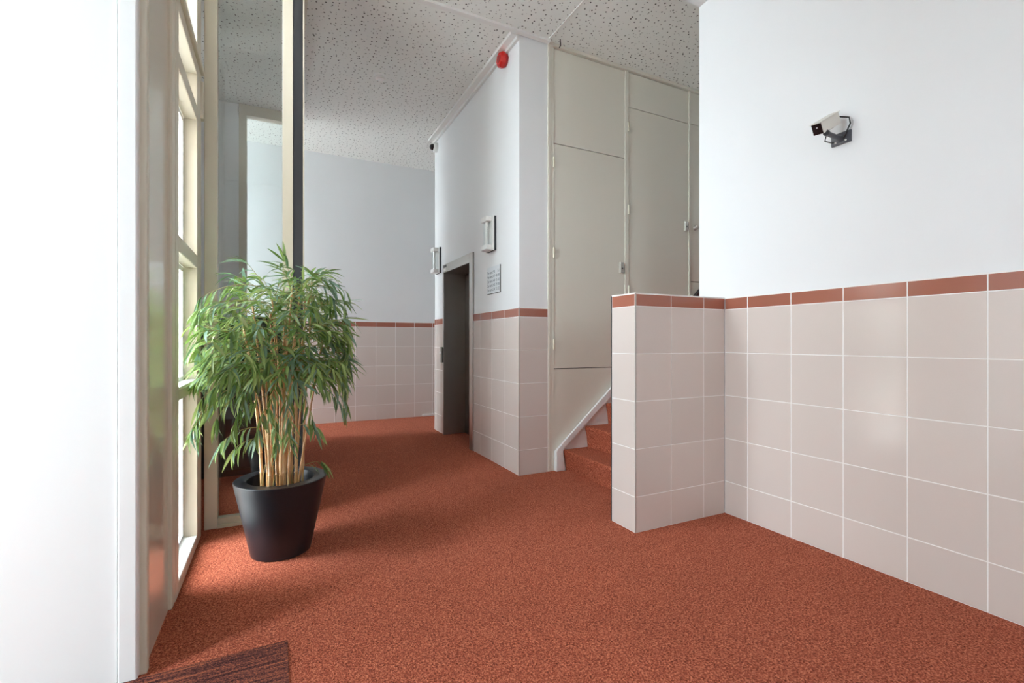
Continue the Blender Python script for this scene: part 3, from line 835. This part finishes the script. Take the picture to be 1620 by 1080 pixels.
# ------------------------------------------------------------------ added cabinet filling the indistinct dark area behind the glass
dk = empty('cabinet', (-0.25, 4.9, 0))
tag(dk, 'dark charcoal cabinet added for the dark area behind the glass partition', 'cabinet')
MB().box(-0.95, 0.12, 4.90, 5.30, 0.06, 1.42).build('body', 'dark_cabinet', dk, bevel=0.003)
MB().box(-0.93, 0.10, 4.92, 5.28, 0.0, 0.06).build('plinth', 'dark', dk)
for x0, x1 in ((-0.945, -0.417), (-0.413, 0.115)):
    q = MB().box(x0, x1, 4.882, 4.90, 0.07, 1.41).build('door', 'dark_cabinet', dk, bevel=0.002)
    MB().box(x1 - 0.05, x1 - 0.035, 4.868, 4.882, 0.7, 0.85).build('handle', 'black_metal', q)

# ------------------------------------------------------------------ potted bamboo
random.seed(11)
PX, PY = 0.028, 3.05
pb = empty('potted_bamboo', (PX, PY, 0))
tag(pb, 'bushy bamboo plant with tan canes in tapered black planter', 'plant')
pl = MB()
prof = [(0.150, 0.0), (0.157, 0.004), (0.2425, 0.412), (0.2430, 0.418), (0.240, 0.421), (0.180, 0.421), (0.176, 0.418), (0.168, 0.36), (0.160, 0.33)]
pl.lathe(prof, (PX, PY, 0), sides=64)
pl.build('planter', 'planter', pb, smooth=True)
sm = MB().lathe([(0.168, 0.352), (0.09, 0.362), (0.01, 0.365)], (PX, PY, 0), sides=24)
sm.build('soil', 'soil', pb, smooth=True)

canes = []
for i in range(22):
    a = i * 2.399963 + random.uniform(-.3, .3)
    r0 = 0.118 * math.sqrt((i + 0.6) / 24)
    bx_, by_ = PX + r0 * math.cos(a), PY + r0 * math.sin(a) * 0.9
    ht = random.uniform(0.78, 1.08)
    if i < 9: ht = random.uniform(0.98, 1.13)
    lean = random.uniform(0.03, 0.13)
    la = a + random.uniform(-.5, .5)
    tx, ty = bx_ + lean * math.cos(la), by_ + lean * math.sin(la)
    rb = random.uniform(0.006, 0.0105)
    pts, rad = [], []
    nseg = int(ht / 0.11)
    bow = random.uniform(-0.015, 0.015)
    for k in range(nseg + 1):
        f_ = k / nseg
        p = Vector((bx_ + (tx - bx_) * f_ ** 1.3 + bow * math.sin(math.pi * f_), by_ + (ty - by_) * f_ ** 1.3, 0.345 + ht * f_))
        rr = rb * (1 - 0.45 * f_)
        if 0 < k < nseg:
            for dz, s_ in ((-0.006, 0.95), (-0.001, 1.28), (0.004, 0.95)):
                pts.append(p + Vector((0, 0, dz))); rad.append(rr * s_)
        else:
            pts.append(p); rad.append(rr)
    canes.append((pts, rad))
    MB().tube(pts, rad, 7).build('cane', 'cane', pb, smooth=True)
# short cut twigs round the stem feet
tw = MB()
for i in range(9):
    a = random.uniform(0, 6.28); r = random.uniform(0.05, 0.14)
    p = Vector((PX + r * math.cos(a), PY + r * math.sin(a), 0.35))
    q = p + Vector((random.uniform(-.03, .03), random.uniform(-.03, .03), random.uniform(0.06, 0.15)))
    tw.tube([p, (p + q) / 2 + Vector((random.uniform(-.008, .008), 0, 0)), q], [0.0035, 0.003, 0.002], 5)

# leaf meshes: lanceolate, folded along the midrib, drooping along local +x
def leaf_geo(L, Wd, droop, fold, twist):
    v, f = [], []
    n = 6
    for i in range(n + 1):
        s_ = i / n
        wd = Wd * (math.sin(math.pi * min(1, s_ ** 0.75)) ** 0.8 if 0 < s_ < 1 else 0.04)
        ang = droop * s_
        x = L * (math.sin(ang) / droop if droop > 1e-3 else s_)
        z = -L * ((1 - math.cos(ang)) / droop if droop > 1e-3 else 0)
        tw_ = twist * s_
        for sgn in (-1, 0, 1):
            yy = sgn * wd * math.cos(tw_)
            zz = (abs(sgn) * wd * fold) + sgn * wd * math.sin(tw_)
            v.append(Vector((x, yy, z + zz)))
    for i in range(n):
        for j in (0, 1):
            a = i * 3 + j
            f.append([a, a + 3, a + 4, a + 1])
    return v, f
variants = []
for i in range(10):
    variants.append(leaf_geo(random.uniform(0.080, 0.140), random.uniform(0.0060, 0.0095), random.uniform(0.2, 1.0), random.uniform(0.15, 0.45), random.uniform(-0.6, 0.6)))

leaves = []   # (variant, matrix)
def add_leaf(p, direction, scale=1.0):
    d_ = direction.normalized()
    x = d_
    z = Vector((0, 0, 1)) + Vector((random.uniform(-.5, .5), random.uniform(-.5, .5), 0))
    y = z.cross(x)
    if y.length < 1e-3: y = Vector((0, 1, 0))
    y.normalize(); z = x.cross(y)
    mt = Matrix((x, y, z)).transposed().to_4x4()
    mt = Matrix.Translation(p) @ mt @ Matrix.Scale(scale, 4)
    leaves.append((random.randrange(len(variants)), mt))

def branch(p0, az, length, rise, droop, nleaf, spread=1.0, hang=0.0):
    """a thin arching twig with leaves along its outer half and a hanging fan at its tip"""
    h = Vector((math.cos(az), math.sin(az), 0))
    pts = []
    n = 6
    for i in range(n + 1):
        s_ = i / n
        pts.append(p0 + h * length * s_ + Vector((0, 0, rise * s_ - droop * s_ * s_)))
    for q in pts:
        if q.x < -0.37: q.x = -0.37
        if q.y > 3.44: q.y = 3.44
        if q.x > 0.37: q.x = 0.37
    tw.tube(pts, [0.0026 - 0.0016 * i / n for i in range(n + 1)], 4, cap=False)
    for k in range(nleaf):
        s_ = 0.30 + 0.70 * (k / max(1, nleaf - 1))
        i = min(n - 1, int(s_ * n)); f_ = s_ * n - i
        p = pts[i].lerp(pts[i + 1], min(1, f_))
        t_ = (pts[i + 1] - pts[i]).normalized()
        side = 1 if k % 2 else -1
        lat = t_.cross(Vector((0, 0, 1))).normalized() * side * random.uniform(0.35, 0.95) * spread
        dn = Vector((0, 0, random.uniform(-0.65, 0.15) - hang))
        add_leaf(p, t_ * random.uniform(0.6, 1.0) + lat + dn, random.uniform(0.8, 1.15))
    tip = pts[-1]; t_ = (pts[-1] - pts[-2]).normalized()
    for k in range(random.randint(3, 5)):
        a = random.uniform(-1.1, 1.1)
        dv = Matrix.Rotation(a, 3, 'Z') @ t_ + Vector((0, 0, random.uniform(-0.7, 0.1) - hang))
        add_leaf(tip, dv, random.uniform(0.85, 1.2))

for pts, rad in canes:
    top = pts[-1].z
    nb = random.randint(7, 9)
    for k in range(nb):
        z = max(1.02, top - 0.52 * (k / nb) * random.uniform(0.8, 1.0))
        i = max(0, min(len(pts) - 2, next((j for j in range(len(pts) - 1) if pts[j + 1].z >= z), len(pts) - 2)))
        f_ = (z - pts[i].z) / max(1e-4, pts[i + 1].z - pts[i].z)
        p = pts[i].lerp(pts[i + 1], max(0, min(1, f_)))
        out = math.atan2(p.y - PY, p.x - PX)
        az = out + random.uniform(-1.4, 1.4)
        high = max(0, min(1, (z - 1.15) / 0.3))
        ln = random.uniform(0.12, 0.36) * (1.0 - 0.30 * high * random.random())
        branch(p, az, ln, random.uniform(0.06, 0.20) + 0.16 * high * random.random(), random.uniform(0.06, 0.17), random.randint(7, 10))
    for k in range(2):      # top tufts standing up over the cane ends
        branch(pts[-1] - Vector((0, 0, 0.03)), random.uniform(0, 6.28), random.uniform(0.08, 0.24), random.uniform(0.16, 0.34), random.uniform(0.06, 0.16), random.randint(6, 8))
# lower hanging sprays, as the photograph shows them
for (x, y, z, az, ln, ri, dr, nl) in (
        (-0.06, 2.97, 1.00, 3.35, 0.30, 0.04, 0.22, 11), (-0.08, 2.98, 0.98, 3.1, 0.34, 0.03, 0.26, 12), (-0.06, 2.95, 1.05, 3.6, 0.30, 0.05, 0.18, 10),
        (-0.07, 2.93, 0.97, 3.5, 0.33, 0.05, 0.25, 12), (-0.05, 2.95, 0.98, 3.8, 0.27, 0.04, 0.2, 11), (-0.09, 3.02, 1.12, 3.0, 0.28, 0.05, 0.16, 10), (-0.10, 3.05, 1.2, 3.3, 0.26, 0.06, 0.12, 10),
        (-0.03, 2.93, 1.02, 4.0, 0.20, 0.04, 0.2, 11), (0.08, 2.93, 0.96, 5.2, 0.2, 0.03, 0.2, 11), (0.0, 2.92, 0.8, 4.7, 0.09, 0.01, 0.14, 10), (-0.05, 2.95, 0.9, 3.9, 0.2, 0.03, 0.16, 10), (0.02, 2.93, 0.98, 4.4, 0.16, 0.03, 0.16, 11), (0.04, 2.94, 0.92, 4.9, 0.14, 0.02, 0.16, 11), (-0.02, 2.94, 0.86, 4.3, 0.15, 0.03, 0.14, 9), (0.06, 2.95, 0.78, 4.8, 0.10, 0.0, 0.10, 9),
        (-0.07, 3.0, 0.72, 3.5, 0.19, 0.06, 0.10, 9), (-0.06, 3.0, 0.66, 3.2, 0.14, 0.04, 0.08, 7),
        (0.12, 3.0, 1.0, 5.8, 0.27, 0.06, 0.20, 11), (0.13, 3.02, 1.08, 6.1, 0.30, 0.06, 0.22, 12), (0.12, 3.05, 0.95, 0.1, 0.26, 0.05, 0.2, 10), (0.12, 3.0, 1.18, 6.2, 0.34, 0.05, 0.2, 11),
        (0.10, 2.98, 0.72, 5.6, 0.14, 0.06, 0.06, 6), (0.14, 3.05, 0.47, 6.2, 0.10, 0.05, 0.03, 4),
        (0.10, 3.0, 1.3, 5.9, 0.34, 0.06, 0.16, 11), (0.08, 3.0, 1.5, 6.1, 0.30, 0.12, 0.12, 9), (-0.05, 3.0, 1.5, 3.2, 0.30, 0.10, 0.16, 10), (-0.05, 3.0, 1.42, 3.5, 0.32, 0.08, 0.16, 10)):
    branch(Vector((x, y, z)), az, ln, ri, dr, nl, 1.0, 0.7)
tag(tw.build('twigs', 'twig', pb), kind='stuff')

# nearest leaves are parts of their own, the rest one mass of foliage
good = []
for vi, mt in leaves:
    tipx = mt @ variants[vi][0][-2]
    if tipx.x < -0.435 or tipx.y > 3.56: continue
    good.append((vi, mt))
good.sort(key=lambda q: (q[1].translation - Vector((0, 0, CAM_H))).length)
lm = []
for v, f in variants:
    me = bpy.data.meshes.new('leaf')
    me.from_pydata(v, [], f)
    me.materials.append(M['leaf'])
    for p in me.polygons: p.use_smooth = True
    lm.append(me)
for vi, mt in good[:300]:
    o = bpy.data.objects.new('leaf', lm[vi])
    C.objects.link(o)
    o.parent = pb
    o.matrix_local = Matrix.Translation(-world_loc[pb]) @ mt
rest = MB()
for vi, mt in good[300:]:
    n = len(rest.v)
    rest.v += [mt @ q for q in variants[vi][0]]
    rest.f += [[n + i for i in f] for f in variants[vi][1]]
if rest.v:
    ro = rest.build('foliage', 'leaf', pb, smooth=True)
    tag(ro, kind='stuff')
print('leaves', len(good))
